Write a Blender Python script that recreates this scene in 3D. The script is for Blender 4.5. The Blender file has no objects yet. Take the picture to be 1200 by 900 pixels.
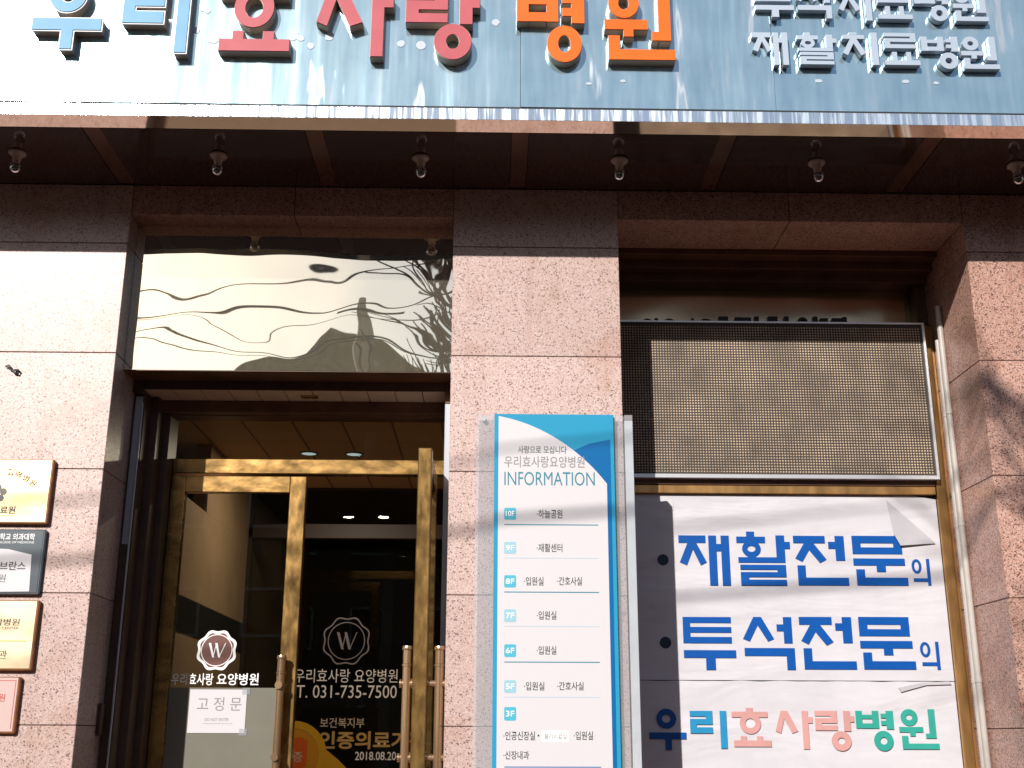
import bpy, math, random
from mathutils import Vector, Matrix, noise
random.seed(7)
sc = bpy.context.scene
COL = sc.collection

# ---------------------------------------------------------------- camera
PITCH, YAW, ROLL, FPX = 0.29393912, 0.01816398, 0.00313538, 1366.0
CAM = Vector((0.0, -6.0, 1.6))
cp, sp, cy, sy = math.cos(PITCH), math.sin(PITCH), math.cos(YAW), math.sin(YAW)
FWD = Vector((sy * cp, cy * cp, sp)); RT0 = Vector((cy, -sy, 0)); UP0 = RT0.cross(FWD)
RT = RT0 * math.cos(ROLL) + UP0 * math.sin(ROLL)
UP = UP0 * math.cos(ROLL) - RT0 * math.sin(ROLL)
cam_d = bpy.data.cameras.new('camera'); cam_d.sensor_fit = 'HORIZONTAL'
cam_d.sensor_width = 36.0; cam_d.lens = FPX / 1200 * 36.0
cam_d.clip_start = 0.05; cam_d.clip_end = 3000
cam = bpy.data.objects.new('camera', cam_d); COL.objects.link(cam)
m3 = Matrix((RT, UP, -FWD)).transposed()
cam.matrix_world = Matrix.Translation(CAM) @ m3.to_4x4()
sc.camera = cam

# ---------------------------------------------------------------- light
SUN = Vector((-0.46, -1.0, 0.565)).normalized()
EL = math.asin(SUN.z); AZ = math.atan2(SUN.x, SUN.y)
w = bpy.data.worlds.new('World'); sc.world = w; w.use_nodes = True
wn = w.node_tree; bg = wn.nodes['Background']
sky = wn.nodes.new('ShaderNodeTexSky'); sky.sky_type = 'NISHITA'; sky.sun_disc = False
sky.sun_elevation = EL; sky.sun_rotation = AZ
sky.air_density = 1.0; sky.dust_density = 0.8; sky.ozone_density = 1.0
wn.links.new(sky.outputs[0], bg.inputs[0]); bg.inputs[1].default_value = 0.085
sun_d = bpy.data.lights.new('sun', 'SUN'); sun_d.energy = 4.8; sun_d.angle = math.radians(0.53)
sun_d.color = (1.0, 0.94, 0.88)
sun = bpy.data.objects.new('sun', sun_d); COL.objects.link(sun)
sun.rotation_euler = SUN.to_track_quat('Z', 'Y').to_euler(); sun.location = SUN * 40
sc.view_settings.view_transform = 'Standard'; sc.view_settings.look = 'None'
sc.view_settings.exposure = 0.3; sc.view_settings.gamma = 1.0
sc.view_settings.use_curve_mapping = False
sc.cycles.caustics_reflective = False; sc.cycles.caustics_refractive = False

# ---------------------------------------------------------------- helpers
def at(px, py, Y):
    """where a sight line of the photograph (1200 x 900) meets the plane y = Y"""
    d = RT * ((px - 600) / FPX) + UP * ((450 - py) / FPX) + FWD
    t = (Y - CAM.y) / d.y
    p = CAM + d * t
    return p.x, p.z

def rect(x0, y0, x1, y1, Y):
    xm, ym = (x0 + x1) / 2, (y0 + y1) / 2
    return at(x0, ym, Y)[0], at(x1, ym, Y)[0], at(xm, y1, Y)[1], at(xm, y0, Y)[1]

class MB:
    def __init__(s): s.v = []; s.f = []; s.sm = []
    def add(s, vs, fs, smooth=False):
        o = len(s.v); s.v += [tuple(v) for v in vs]
        for f in fs: s.f.append(tuple(i + o for i in f)); s.sm.append(smooth)
        return s
    def box(s, x0, x1, y0, y1, z0, z1, c=0.0):
        if c <= 0:
            v = [(x0,y0,z0),(x1,y0,z0),(x1,y1,z0),(x0,y1,z0),(x0,y0,z1),(x1,y0,z1),(x1,y1,z1),(x0,y1,z1)]
            return s.add(v, [(0,3,2,1),(4,5,6,7),(0,1,5,4),(1,2,6,5),(2,3,7,6),(3,0,4,7)])
        X = (x0, x0+c, x1-c, x1); Yy = (y0, y0+c, y1-c, y1); Z = (z0, z0+c, z1-c, z1)
        # chamfered box: 24 vertices
        vs = []; idx = {}
        for a in (0, 1):
            for b in (0, 1):
                for d in (0, 1):
                    xo, xi = (X[0], X[1]) if a == 0 else (X[3], X[2])
                    yo, yi = (Yy[0], Yy[1]) if b == 0 else (Yy[3], Yy[2])
                    zo, zi = (Z[0], Z[1]) if d == 0 else (Z[3], Z[2])
                    idx[a,b,d,'x'] = len(vs); vs.append((xo, yi, zi))
                    idx[a,b,d,'y'] = len(vs); vs.append((xi, yo, zi))
                    idx[a,b,d,'z'] = len(vs); vs.append((xi, yi, zo))
        fs = []
        for a in (0, 1): fs.append([idx[a,b,d,'x'] for b, d in ((0,0),(1,0),(1,1),(0,1))])
        for b in (0, 1): fs.append([idx[a,b,d,'y'] for a, d in ((0,0),(1,0),(1,1),(0,1))])
        for d in (0, 1): fs.append([idx[a,b,d,'z'] for a, b in ((0,0),(1,0),(1,1),(0,1))])
        for b in (0, 1):
            for d in (0, 1): fs.append([idx[0,b,d,'y'], idx[1,b,d,'y'], idx[1,b,d,'z'], idx[0,b,d,'z']])
        for a in (0, 1):
            for d in (0, 1): fs.append([idx[a,0,d,'x'], idx[a,1,d,'x'], idx[a,1,d,'z'], idx[a,0,d,'z']])
        for a in (0, 1):
            for b in (0, 1): fs.append([idx[a,b,0,'x'], idx[a,b,1,'x'], idx[a,b,1,'y'], idx[a,b,0,'y']])
        for k in idx:
            pass
        for a in (0, 1):
            for b in (0, 1):
                for d in (0, 1): fs.append([idx[a,b,d,'x'], idx[a,b,d,'y'], idx[a,b,d,'z']])
        return s.add(vs, fs)
    def prism(s, pts, y0, y1):
        """polygon of (x, z) points from the front plane y0 to the back plane y1"""
        n = len(pts)
        v = [(x, y0, z) for x, z in pts] + [(x, y1, z) for x, z in pts]
        f = [tuple(range(n)), tuple(range(2*n-1, n-1, -1))]
        f += [(i, i+n, (i+1) % n + n, (i+1) % n) for i in range(n)]
        return s.add(v, f)
    def flat(s, pts, y):
        return s.add([(x, y, z) for x, z in pts], [tuple(range(len(pts)))])
    def ring(s, cx, cz, rx, rz, t, y0, y1, n=40):
        v = []; f = []
        for i in range(n):
            a = 2*math.pi*i/n; c, q = math.cos(a), math.sin(a)
            for (k, y) in ((1, y0), (0, y0), (1, y1), (0, y1)):
                ax, az = (rx, rz) if k else (max(rx-t, 1e-4), max(rz-t, 1e-4))
                v.append((cx+ax*c, y, cz+az*q))
        for i in range(n):
            a = i*4; b = ((i+1) % n)*4
            f += [(a, b, b+1, a+1), (a+2, a+3, b+3, b+2), (a, a+2, b+2, b), (a+1, b+1, b+3, a+3)]
        return s.add(v, f)
    def tube(s, pts, r, n=14, caps=True):
        pts = [Vector(p) for p in pts]; rs = r if isinstance(r, (list, tuple)) else [r]*len(pts)
        vs = []; fs = []
        for i, p in enumerate(pts):
            d = (pts[min(i+1, len(pts)-1)] - pts[max(i-1, 0)]).normalized()
            h = Vector((0, 0, 1)) if abs(d.z) < .9 else Vector((1, 0, 0))
            u = d.cross(h).normalized(); q = d.cross(u)
            for k in range(n):
                a = 2*math.pi*k/n
                vs.append(p + (u*math.cos(a) + q*math.sin(a))*rs[i])
        for i in range(len(pts)-1):
            for k in range(n):
                fs.append((i*n+k, i*n+(k+1) % n, (i+1)*n+(k+1) % n, (i+1)*n+k))
        s.add(vs, fs, True)
        if caps: s.add(vs[:n], [tuple(range(n))]); s.add(vs[-n:], [tuple(range(n))])
        return s
    def lathe(s, c, prof, n=24):
        """profile of (r, z) about the vertical axis through c"""
        vs = []; fs = []
        for r, z in prof:
            for k in range(n):
                a = 2*math.pi*k/n; vs.append((c[0]+r*math.cos(a), c[1]+r*math.sin(a), c[2]+z))
        for i in range(len(prof)-1):
            for k in range(n): fs.append((i*n+k, i*n+(k+1) % n, (i+1)*n+(k+1) % n, (i+1)*n+k))
        return s.add(vs, fs, True)
    def build(s, name, mat, parent=None, **props):
        me = bpy.data.meshes.new(name); me.from_pydata(s.v, [], s.f)
        me.polygons.foreach_set('use_smooth', s.sm); me.materials.append(mat); me.update()
        o = bpy.data.objects.new(name, me); COL.objects.link(o)
        if parent: o.parent = parent
        for k, v in props.items(): o[k] = v
        return o

def thing(name, label, cat, group=None):
    o = bpy.data.objects.new(name, None); COL.objects.link(o)
    o['label'] = label; o['category'] = cat
    if group: o['group'] = group
    return o

def tag(o, label, cat, group=None):
    o['label'] = label; o['category'] = cat
    if group: o['group'] = group
    return o

# ---------------------------------------------------------------- materials
def mat(name, base=(.5,.5,.5), rough=.5, metal=0.0, spec=.5, coat=0.0):
    m = bpy.data.materials.new(name); m.use_nodes = True
    b = m.node_tree.nodes['Principled BSDF']
    b.inputs['Base Color'].default_value = (*base, 1); b.inputs['Roughness'].default_value = rough
    b.inputs['Metallic'].default_value = metal; b.inputs['Specular IOR Level'].default_value = spec
    b.inputs['Coat Weight'].default_value = coat
    return m
def N(m, t, **kw):
    n = m.node_tree.nodes.new(t)
    for k, v in kw.items(): setattr(n, k, v)
    return n
def L(m, a, b): m.node_tree.links.new(a, b)
def BS(m): return m.node_tree.nodes['Principled BSDF']
def coords(m, scale=(1,1,1), kind='Object'):
    tc = N(m, 'ShaderNodeTexCoord'); mp = N(m, 'ShaderNodeMapping')
    mp.inputs['Scale'].default_value = scale
    L(m, tc.outputs[kind], mp.inputs[0]); return mp.outputs[0]
def noise_(m, vec, scale, detail=3, rough=.5, dist=0):
    n = N(m, 'ShaderNodeTexNoise'); n.inputs['Scale'].default_value = scale
    n.inputs['Detail'].default_value = detail; n.inputs['Roughness'].default_value = rough
    n.inputs['Distortion'].default_value = dist
    L(m, vec, n.inputs['Vector']); return n
def ramp(m, fac, stops):
    r = N(m, 'ShaderNodeValToRGB'); e = r.color_ramp.elements
    while len(e) < len(stops): e.new(0.5)
    for el, (p, c) in zip(e, stops):
        el.position = p; el.color = (*c, 1) if len(c) == 3 else c
    L(m, fac, r.inputs[0]); return r.outputs[0]
def mixc(m, fac, a, b, mode='MIX'):
    n = N(m, 'ShaderNodeMix', data_type='RGBA', blend_type=mode)
    if hasattr(fac, 'links'): L(m, fac, n.inputs[0])
    else: n.inputs[0].default_value = fac
    for v, i in ((a, 6), (b, 7)):
        if hasattr(v, 'links'): L(m, v, n.inputs[i])
        else: n.inputs[i].default_value = (*v, 1)
    return n.outputs[2]
def bump(m, h, strength, dist=.01):
    b = N(m, 'ShaderNodeBump'); b.inputs['Strength'].default_value = strength
    b.inputs['Distance'].default_value = dist; L(m, h, b.inputs['Height'])
    L(m, b.outputs[0], BS(m).inputs['Normal']); return b

def paint(name, c, rough=.4, spec=.4, var=.06, scale=5):
    m = mat(name, c, rough, 0, spec); v = coords(m); n = noise_(m, v, scale, 4, .6)
    lo = tuple(x*(1-var*2) for x in c); hi = tuple(min(1, x*(1+var)) for x in c)
    L(m, ramp(m, n.outputs[0], [(.3, lo), (.7, hi)]), BS(m).inputs['Base Color']); return m
def granite(name, pink):
    m = mat(name, rough=.38, spec=.5); v = coords(m)
    fine = noise_(m, v, 135, 2, .6); vor = N(m, 'ShaderNodeTexVoronoi'); vor.inputs['Scale'].default_value = 165
    L(m, v, vor.inputs['Vector'])
    big = noise_(m, v, 2.6, 4, .6)
    sep = N(m, 'ShaderNodeSeparateColor'); L(m, vor.outputs['Color'], sep.inputs[0])
    if pink: cs = [(0, (.12,.075,.07)), (.06, (.20,.125,.115)), (.12, (.46,.325,.29)), (.6, (.52,.39,.355)), (.88, (.59,.48,.45)), (1, (.43,.28,.23))]
    else: cs = [(0, (.07,.045,.04)), (.10, (.14,.08,.07)), (.18, (.40,.22,.17)), (.55, (.49,.295,.235)), (.85, (.57,.40,.34)), (1, (.32,.15,.12))]
    grains = ramp(m, sep.outputs[0], cs)
    clumps = ramp(m, fine.outputs[0], [(.34, (.62,.54,.52)), (.43, (1,1,1)), (.7, (1.05,1.03,1.03))])
    c = mixc(m, .8, grains, clumps, 'MULTIPLY')
    st = ramp(m, big.outputs[0], [(.34, (.88,.76,.70)), (.48, (1,1,1)), (.7, (1.04,1.02,1.03))])
    c = mixc(m, .7, c, st, 'MULTIPLY')
    gi = N(m, 'ShaderNodeNewGeometry')
    tone = ramp(m, gi.outputs['Random Per Island'], [(0, (.90,.88,.86)), (.5, (1,.99,.98)), (1, (1.06,1.05,1.05))])
    c = mixc(m, 1.0, c, tone, 'MULTIPLY')
    vs = coords(m, (5.5, 5.5, .5)); sn = noise_(m, vs, 1.6, 4, .6)
    stain = ramp(m, sn.outputs[0], [(.30, (.80,.72,.66)), (.45, (1,1,1))])
    c = mixc(m, .75, c, stain, 'MULTIPLY')
    L(m, c, BS(m).inputs['Base Color'])
    rr = ramp(m, fine.outputs[0], [(.3, (.28,)*3), (.7, (.5,)*3)]); L(m, rr, BS(m).inputs['Roughness'])
    bump(m, sep.outputs[0], .06, .002)
    return m
M = {}
M['granite'] = granite('pink_granite', True)
M['granite_red'] = granite('reddish_granite', False)
M['mortar'] = mat('dark_mortar', (.07,.045,.04), .9)

def brass(name, base, rough, streak=(1,1,1), amt=.25, wob=0.0):
    m = mat(name, base, rough, .85); v = coords(m, streak)
    n = noise_(m, v, 2.6, 3, .5, .8); n2 = noise_(m, v, 7, 2, .5)
    d = tuple(c*(1-amt*2.2) for c in base); h = tuple(min(1, c*1.12) for c in base)
    c = ramp(m, n.outputs[0], [(.3, d), (.55, base), (.75, h)]); L(m, c, BS(m).inputs['Base Color'])
    rr = ramp(m, n2.outputs[0], [(.3, (rough*.8,)*3), (.7, (min(1, rough*1.25),)*3)]); L(m, rr, BS(m).inputs['Roughness'])
    if wob: bump(m, n.outputs[0], wob, .01)
    return m
M['brass_v'] = brass('aged_brass_vertical', (.46,.275,.095), .24, (3.5,3.5,1.6), .27, .06)
M['brass_h'] = brass('aged_brass_horizontal', (.46,.275,.095), .24, (1.6,3.5,3.5), .27, .06)
M['brass_hi'] = brass('handle_brass', (.72,.47,.27), .2, (1,1,.3), .03)
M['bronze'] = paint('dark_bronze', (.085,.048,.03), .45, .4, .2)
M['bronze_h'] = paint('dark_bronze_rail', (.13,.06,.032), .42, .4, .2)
M['frame_brass'] = brass('orange_brass', (.55,.30,.11), .33, (3,3,.8), .12)
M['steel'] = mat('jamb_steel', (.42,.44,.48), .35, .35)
M['alu'] = mat('aluminium', (.72,.72,.74), .35, .7)

# wavy brass mirror panel
def mirror(name, base, rough, scale, strength, dist):
    m = mat(name, base, rough, .93); v = coords(m, (1, 1, 1.25))
    n = noise_(m, v, scale, 1.2, .45, dist)
    bump(m, n.outputs[0], 1.0, strength)
    return m
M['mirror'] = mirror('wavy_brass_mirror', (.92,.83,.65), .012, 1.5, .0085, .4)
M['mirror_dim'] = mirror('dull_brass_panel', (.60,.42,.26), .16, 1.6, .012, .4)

# stainless sign sheet with vertical weather streaks
m = M['sheet'] = mat('stainless_sheet', (.40,.55,.63), .14, .72)
v = coords(m, (1, 1, .045)); n = noise_(m, v, 9, 4, .6); n2 = noise_(m, v, 2.2, 2, .5)
v3 = coords(m, (1, 1, .10)); n3 = noise_(m, v3, 26, 2, .5)
v4 = coords(m, (1, 1, .16)); n4 = noise_(m, v4, 7.5, 3, .55, .15)
v5 = coords(m); n5 = noise_(m, v5, 3.2, 4, .6)
drip = ramp(m, n4.outputs[0], [(.60, (0,)*3), (.665, (.75,)*3), (.72, (.3,)*3)])
rr = ramp(m, n.outputs[0], [(.35, (.10,)*3), (.58, (.16,)*3), (.70, (.26,)*3)])
L(m, mixc(m, drip, rr, (.42,.42,.42)), BS(m).inputs['Roughness'])
c = ramp(m, n3.outputs[0], [(.3, (.40,.58,.67)), (.62, (.49,.67,.75)), (.72, (.62,.74,.79))])
c = mixc(m, .35, c, ramp(m, n5.outputs[0], [(.35, (.62,.68,.70)), (.65, (1.1,1.08,1.05))]), 'MULTIPLY')
L(m, mixc(m, drip, c, (.66,.68,.72)), BS(m).inputs['Base Color'])
bump(m, n2.outputs[0], 1.0, .008)
m = M['trim'] = mat('polished_trim', (.60,.68,.76), .12, .8)
v = coords(m, (1, 1, .05)); n = noise_(m, v, 45, 3, .6); n2 = noise_(m, v, 6, 2, .5)
rr = ramp(m, n.outputs[0], [(.4, (.08,)*3), (.6, (.45,)*3)]); L(m, rr, BS(m).inputs['Roughness'])
mx = mixc(m, .5, n.outputs[0], n2.outputs[0]); bump(m, mx, .5, .004)
m = M['soffit'] = mat('glossy_brown_soffit', (.045,.022,.018), .10, 0.0, .9, .3)
v = coords(m); n = noise_(m, v, 60, 2); c = ramp(m, n.outputs[0], [(.3, (.030,.015,.013)), (.7, (.06,.03,.024))]); L(m, c, BS(m).inputs['Base Color'])
M['soffit_strip'] = mat('brown_metal_strip', (.42,.26,.2), .12, .9)
M['flange'] = mat('mirror_flange', (.72,.62,.55), .06, 1.0)
M['black'] = mat('black_gap', (.01,.01,.01), .7)
M['black_metal'] = mat('black_cabinet', (.014,.018,.018), .45)

M['vinyl'] = paint('white_vinyl', (.56,.545,.58), .4, .4, .04, 3)
v = coords(M['vinyl'], (.6, 1, 2)); n = noise_(M['vinyl'], v, 2.2, 3, .5, .6); bump(M['vinyl'], n.outputs[0], .6, .035)
M['vinyl_shaded'] = paint('shaded_vinyl', (.43,.42,.45), .4)  # white vinyl toned down in its colour to show the flap's shade
M['blue'] = paint('blue_vinyl', (.0015,.075,.33), .35, .4, .05)
M['navy'] = paint('navy_vinyl', (.006,.02,.055), .4)
M['sky_blue'] = paint('light_blue_vinyl', (.02,.24,.46), .35)
M['salmon'] = paint('salmon_vinyl', (.55,.29,.27), .4)
M['teal'] = paint('green_vinyl', (.03,.32,.26), .4)
M['l_blue'] = paint('blue_letter', (.17,.38,.58), .5, .2)
M['l_white'] = mat('white_letter_edge', (.75,.75,.76), .4)
M['l_red'] = paint('red_letter', (.46,.10,.12), .5, .2)
M['l_orange'] = paint('orange_letter', (.80,.135,.012), .5, .2)
M['l_side'] = mat('letter_returns', (.50,.42,.35), .4, .1)
M['l_steel'] = mat('satin_steel_letter', (.42,.49,.58), .42, .25)
M['ceramic'] = mat('ceramic_socket', (.42,.34,.28), .3)
M['white'] = mat('white_print', (.57,.55,.57), .4)
M['pure'] = mat('white_ink', (.85,.85,.85), .5)
M['ink'] = mat('black_ink', (.02,.02,.022), .5)
M['gray_ink'] = mat('gray_ink', (.22,.21,.22), .5)
M['dark_gray_ink'] = mat('dark_gray_ink', (.09,.09,.1), .5)
M['teal_ink'] = mat('teal_ink', (.01,.18,.25), .5)
M['cyan'] = mat('cyan_board', (.022,.27,.45), .25, 0, .5)
M['deep_blue'] = mat('deep_blue_board', (.002,.115,.32), .25, 0, .5)
M['badge'] = mat('badge_cyan', (.06,.38,.50), .4)
M['badge_pale'] = mat('badge_pale', (.26,.47,.55), .4)
M['pale_line'] = mat('pale_line', (.42,.48,.56), .5)
M['gold_ink'] = mat('gold_ink', (.50,.32,.11), .4)
M['beige_ink'] = mat('beige_ink', (.5,.42,.32), .5)
M['seal_brown'] = mat('brown_seal', (.12,.036,.024), .45)
M['gold_seal'] = mat('gold_seal', (.75,.42,.03), .35, .4)
M['orange_seal'] = mat('orange_seal', (.55,.10,.01), .4)
M['film'] = paint('frosted_film', (.145,.138,.105), .55, .4, .05)
M['pvc'] = paint('pvc_pipe', (.42,.39,.36), .4, .4, .1)
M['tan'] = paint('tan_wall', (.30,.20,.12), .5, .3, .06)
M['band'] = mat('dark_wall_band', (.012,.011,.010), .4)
m = M['ceiling'] = mat('ceiling_tiles', (.46,.26,.12), .6)
v = coords(m); br = N(m, 'ShaderNodeTexBrick'); br.offset = 0; br.inputs['Scale'].default_value = 1.0
br.inputs['Brick Width'].default_value = .315; br.inputs['Row Height'].default_value = 2.4
br.inputs['Mortar Size'].default_value = .006
br.inputs['Color1'].default_value = (.46,.26,.12,1); br.inputs['Color2'].default_value = (.43,.24,.11,1); br.inputs['Mortar'].default_value = (.08,.04,.02,1)
L(m, v, br.inputs['Vector']); L(m, br.outputs[0], BS(m).inputs['Base Color'])
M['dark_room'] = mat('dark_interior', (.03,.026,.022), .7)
M['floor'] = paint('stone_floor', (.11,.055,.04), .25, .5)
m = M['lamp'] = mat('downlight_lens', (.8,.85,.85), .3)
BS(m).inputs['Emission Color'].default_value = (.72,.92,1,1); BS(m).inputs['Emission Strength'].default_value = .55
M['slate'] = mat('slate_plaque', (.12,.14,.155), .25, .6)
M['gold_plate'] = brass('gold_plate', (.66,.50,.27), .34, (.5,1,1), .03)
M['cream_plate'] = brass('cream_gold_plate', (.62,.50,.33), .36, (.5,1,1), .03)
M['pink_plate'] = mat('pink_plate', (.55,.40,.37), .35)
M['wood'] = paint('varnished_wood', (.24,.085,.025), .3, .5, .25, 12)
M['green_ink'] = mat('green_ink', (.22,.3,.04), .5)
M['red_ink'] = mat('red_ink', (.45,.05,.03), .5)

def glass(name, tint, fmul, rough=0.0):
    m = bpy.data.materials.new(name); m.use_nodes = True; nt = m.node_tree
    for n in list(nt.nodes): nt.nodes.remove(n)
    o = nt.nodes.new('ShaderNodeOutputMaterial'); mx = nt.nodes.new('ShaderNodeMixShader')
    t = nt.nodes.new('ShaderNodeBsdfTransparent'); t.inputs[0].default_value = (*tint, 1)
    g = nt.nodes.new('ShaderNodeBsdfGlossy'); g.inputs['Roughness'].default_value = rough
    fr = nt.nodes.new('ShaderNodeFresnel'); fr.inputs[0].default_value = 1.5
    mm = nt.nodes.new('ShaderNodeMath'); mm.operation = 'MULTIPLY'; mm.inputs[1].default_value = fmul
    nt.links.new(fr.outputs[0], mm.inputs[0]); nt.links.new(mm.outputs[0], mx.inputs[0])
    nt.links.new(t.outputs[0], mx.inputs[1]); nt.links.new(g.outputs[0], mx.inputs[2]); nt.links.new(mx.outputs[0], o.inputs[0])
    return m
M['glass'] = glass('door_glass', (.80,.82,.78), .55)
M['bulb'] = glass('bulb_glass', (.62,.58,.5), 3.0, .08)
def acrylic(name):
    m = bpy.data.materials.new(name); m.use_nodes = True; nt = m.node_tree
    p = nt.nodes['Principled BSDF']; p.inputs['Base Color'].default_value = (.62,.64,.68,1); p.inputs['Roughness'].default_value = .12
    o = nt.nodes['Material Output']; mx = nt.nodes.new('ShaderNodeMixShader'); mx.inputs[0].default_value = .2
    t = nt.nodes.new('ShaderNodeBsdfTransparent'); t.inputs[0].default_value = (.93,.94,.95,1)
    nt.links.new(t.outputs[0], mx.inputs[1]); nt.links.new(p.outputs[0], mx.inputs[2]); nt.links.new(mx.outputs[0], o.inputs[0])
    return m
M['acrylic'] = acrylic('clear_acrylic')

# ---------------------------------------------------------------- lettering
# block syllables drawn as strokes in a unit box, z up.  ('r',x0,z0,x1,z1) bar, ('p',[pts]) polygon, ('o',cx,cz,rx,rz,t) ring
G = {
'우': [('o',.47,.75,.27,.24,.155), ('r',0,.26,1,.42), ('r',.43,0,.60,.26)],
'리': [('r',0,.85,.60,1), ('r',.43,.785,.60,.85), ('r',0,.635,.60,.785), ('r',0,.56,.17,.635), ('r',0,.40,.60,.56), ('r',.80,0,.97,1)],
'효': [('r',.38,.90,.56,1), ('r',0,.755,.94,.90), ('o',.48,.60,.275,.275,.15), ('r',.21,.16,.36,.27), ('r',.63,.16,.78,.27), ('r',.03,0,1,.16)],
'사': [('p',[(.16,1),(.34,1),(.60,.47),(.44,.41),(.25,.80),(.14,.41),(0,.47)]), ('r',.72,0,.88,1), ('r',.88,.68,1,.84)],
'랑': [('r',0,.87,.565,1), ('r',.40,.815,.565,.87), ('r',0,.69,.565,.815), ('r',0,.635,.17,.69), ('r',0,.51,.565,.635),
      ('r',.73,.49,.90,1), ('r',.90,.72,1,.87), ('o',.64,.245,.25,.245,.16)],
'병': [('r',0,.56,.17,1), ('r',.44,.56,.61,1), ('r',.17,.80,.44,.90), ('r',.17,.56,.44,.685), ('r',.81,.54,1,1),
      ('r',.67,.82,.81,.93), ('r',.67,.64,.81,.75), ('o',.70,.25,.255,.25,.16)],
'원': [('o',.28,.79,.22,.21,.14), ('r',0,.42,.62,.555), ('r',.27,.32,.41,.42), ('r',.78,.27,.95,1), ('r',.68,.27,.78,.39),
      ('r',.05,.14,.21,.33), ('r',.05,0,1,.14)],
'재': [('r',0,.85,.52,1), ('p',[(.17,.85),(.34,.85),(.53,.46),(.41,.40),(.27,.72),(.145,.40),(.01,.46)]),
      ('r',.575,0,.725,1), ('r',.725,.685,.815,.83), ('r',.815,0,.97,1)],
'활': [('r',.19,.905,.34,1), ('r',0,.785,.54,.905), ('o',.275,.675,.175,.155,.10), ('r',.20,.52,.35,.56), ('r',.02,.42,.90,.52),
      ('r',.74,.52,.90,.93), ('r',.90,.68,1,.81), ('r',.05,.29,.90,.38), ('r',.74,.245,.90,.29), ('r',.05,.155,.90,.245), ('r',.05,.105,.20,.155), ('r',.05,0,.90,.105)],
'전': [('r',0,.85,.60,1), ('p',[(.20,.85),(.38,.85),(.61,.52),(.48,.45),(.29,.71),(.15,.47),(.02,.54)]),
      ('r',.66,.74,.79,.88), ('r',.79,.50,.96,1), ('r',.05,.155,.20,.40), ('r',.05,0,1,.155)],
'문': [('r',0,.85,.94,1), ('r',0,.63,.94,.765), ('r',0,.765,.16,.85), ('r',.78,.765,.94,.85), ('r',0,.40,.97,.54), ('r',.43,.27,.60,.40),
      ('r',.04,.155,.20,.32), ('r',.04,0,1,.155)],
'의': [('o',.25,.72,.25,.27,.13), ('r',.05,.14,.76,.27), ('r',.76,0,.92,1)],
'투': [('r',0,.50,.14,1), ('r',.14,.885,.93,1), ('r',.14,.70,.93,.81), ('r',.14,.50,.93,.62), ('r',0,.225,1,.37), ('r',.42,0,.60,.225)],
'석': [('p',[(.22,1),(.37,1),(.60,.58),(.48,.53),(.295,.84),(.13,.53),(0,.58)]), ('r',.66,.73,.79,.86), ('r',.79,.50,.95,1),
      ('r',.02,.26,.98,.41), ('r',.82,0,.98,.26)],
'치': [('r',.20,.93,.42,1), ('r',.02,.80,.62,.92), ('p',[(.22,.80),(.40,.80),(.64,.36),(.50,.29),(.31,.66),(.13,.29),(0,.36)]), ('r',.80,0,.98,1)],
'료': [('r',.04,.89,.94,1), ('r',.78,.83,.94,.89), ('r',.04,.72,.94,.83), ('r',.04,.64,.20,.72), ('r',.04,.52,.94,.64),
      ('r',.22,.14,.36,.40), ('r',.62,.14,.76,.40), ('r',0,0,1,.14)],
}
def glyph(mb, ch, x0, x1, z0, z1, yf, yb, eps=.0005, grow=0.0):
    """strokes fill the box; each stroke front sits a hair further out than the last"""
    W, H = x1-x0, z1-z0
    for k, s in enumerate(G[ch]):
        y = yf - eps*k
        if s[0] == 'r':
            mb.box(x0+s[1]*W-grow, x0+s[3]*W+grow, y, yb, z0+s[2]*H-grow, z0+s[4]*H+grow)
        elif s[0] == 'o':
            t = s[5]*min(W, H)
            mb.ring(x0+s[1]*W, z0+s[2]*H, s[3]*W+grow, s[4]*H+grow, t+2*grow, y, yb)
        else:
            pts = [(x0+a*W, z0+b*H) for a, b in s[1]]
            if grow:
                n = len(pts); q = []
                for i in range(n):
                    p0, p1, p2 = Vector(pts[i-1]), Vector(pts[i]), Vector(pts[(i+1) % n])
                    n1 = Vector(((p1-p0).y, -(p1-p0).x)).normalized(); n2 = Vector(((p2-p1).y, -(p2-p1).x)).normalized()
                    b = (n1+n2); b = b/max(.5, b.length_squared/2)
                    q.append(tuple(p1 - b*grow))
                pts = q
            mb.prism(pts, y, yb)
    return mb

def text(body, box, Y, material, name, parent=None, bold=0.0, th=0.0015):
    """printed words: a small slab of letters fitted to a box (x0, x1, z0, z1) on the plane y = Y"""
    c = bpy.data.curves.new('words', 'FONT'); c.body = body; c.resolution_u = 3; c.offset = bold
    t = bpy.data.objects.new('words', c); COL.objects.link(t)
    bpy.context.view_layer.update()
    me = bpy.data.meshes.new_from_object(t.evaluated_get(bpy.context.evaluated_depsgraph_get()))
    bpy.data.objects.remove(t); bpy.data.curves.remove(c)
    xs = [v.co.x for v in me.vertices]; ys = [v.co.y for v in me.vertices]
    ax, bx, ay, by = min(xs), max(xs), min(ys), max(ys)
    x0, x1, z0, z1 = box
    for v in me.vertices:
        v.co = (x0+(v.co.x-ax)/(bx-ax)*(x1-x0), Y, z0+(v.co.y-ay)/(by-ay)*(z1-z0))
    me.materials.clear(); me.materials.append(material)
    o = bpy.data.objects.new(name, me); COL.objects.link(o); me.name = name
    if parent: o.parent = parent
    return o

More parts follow.
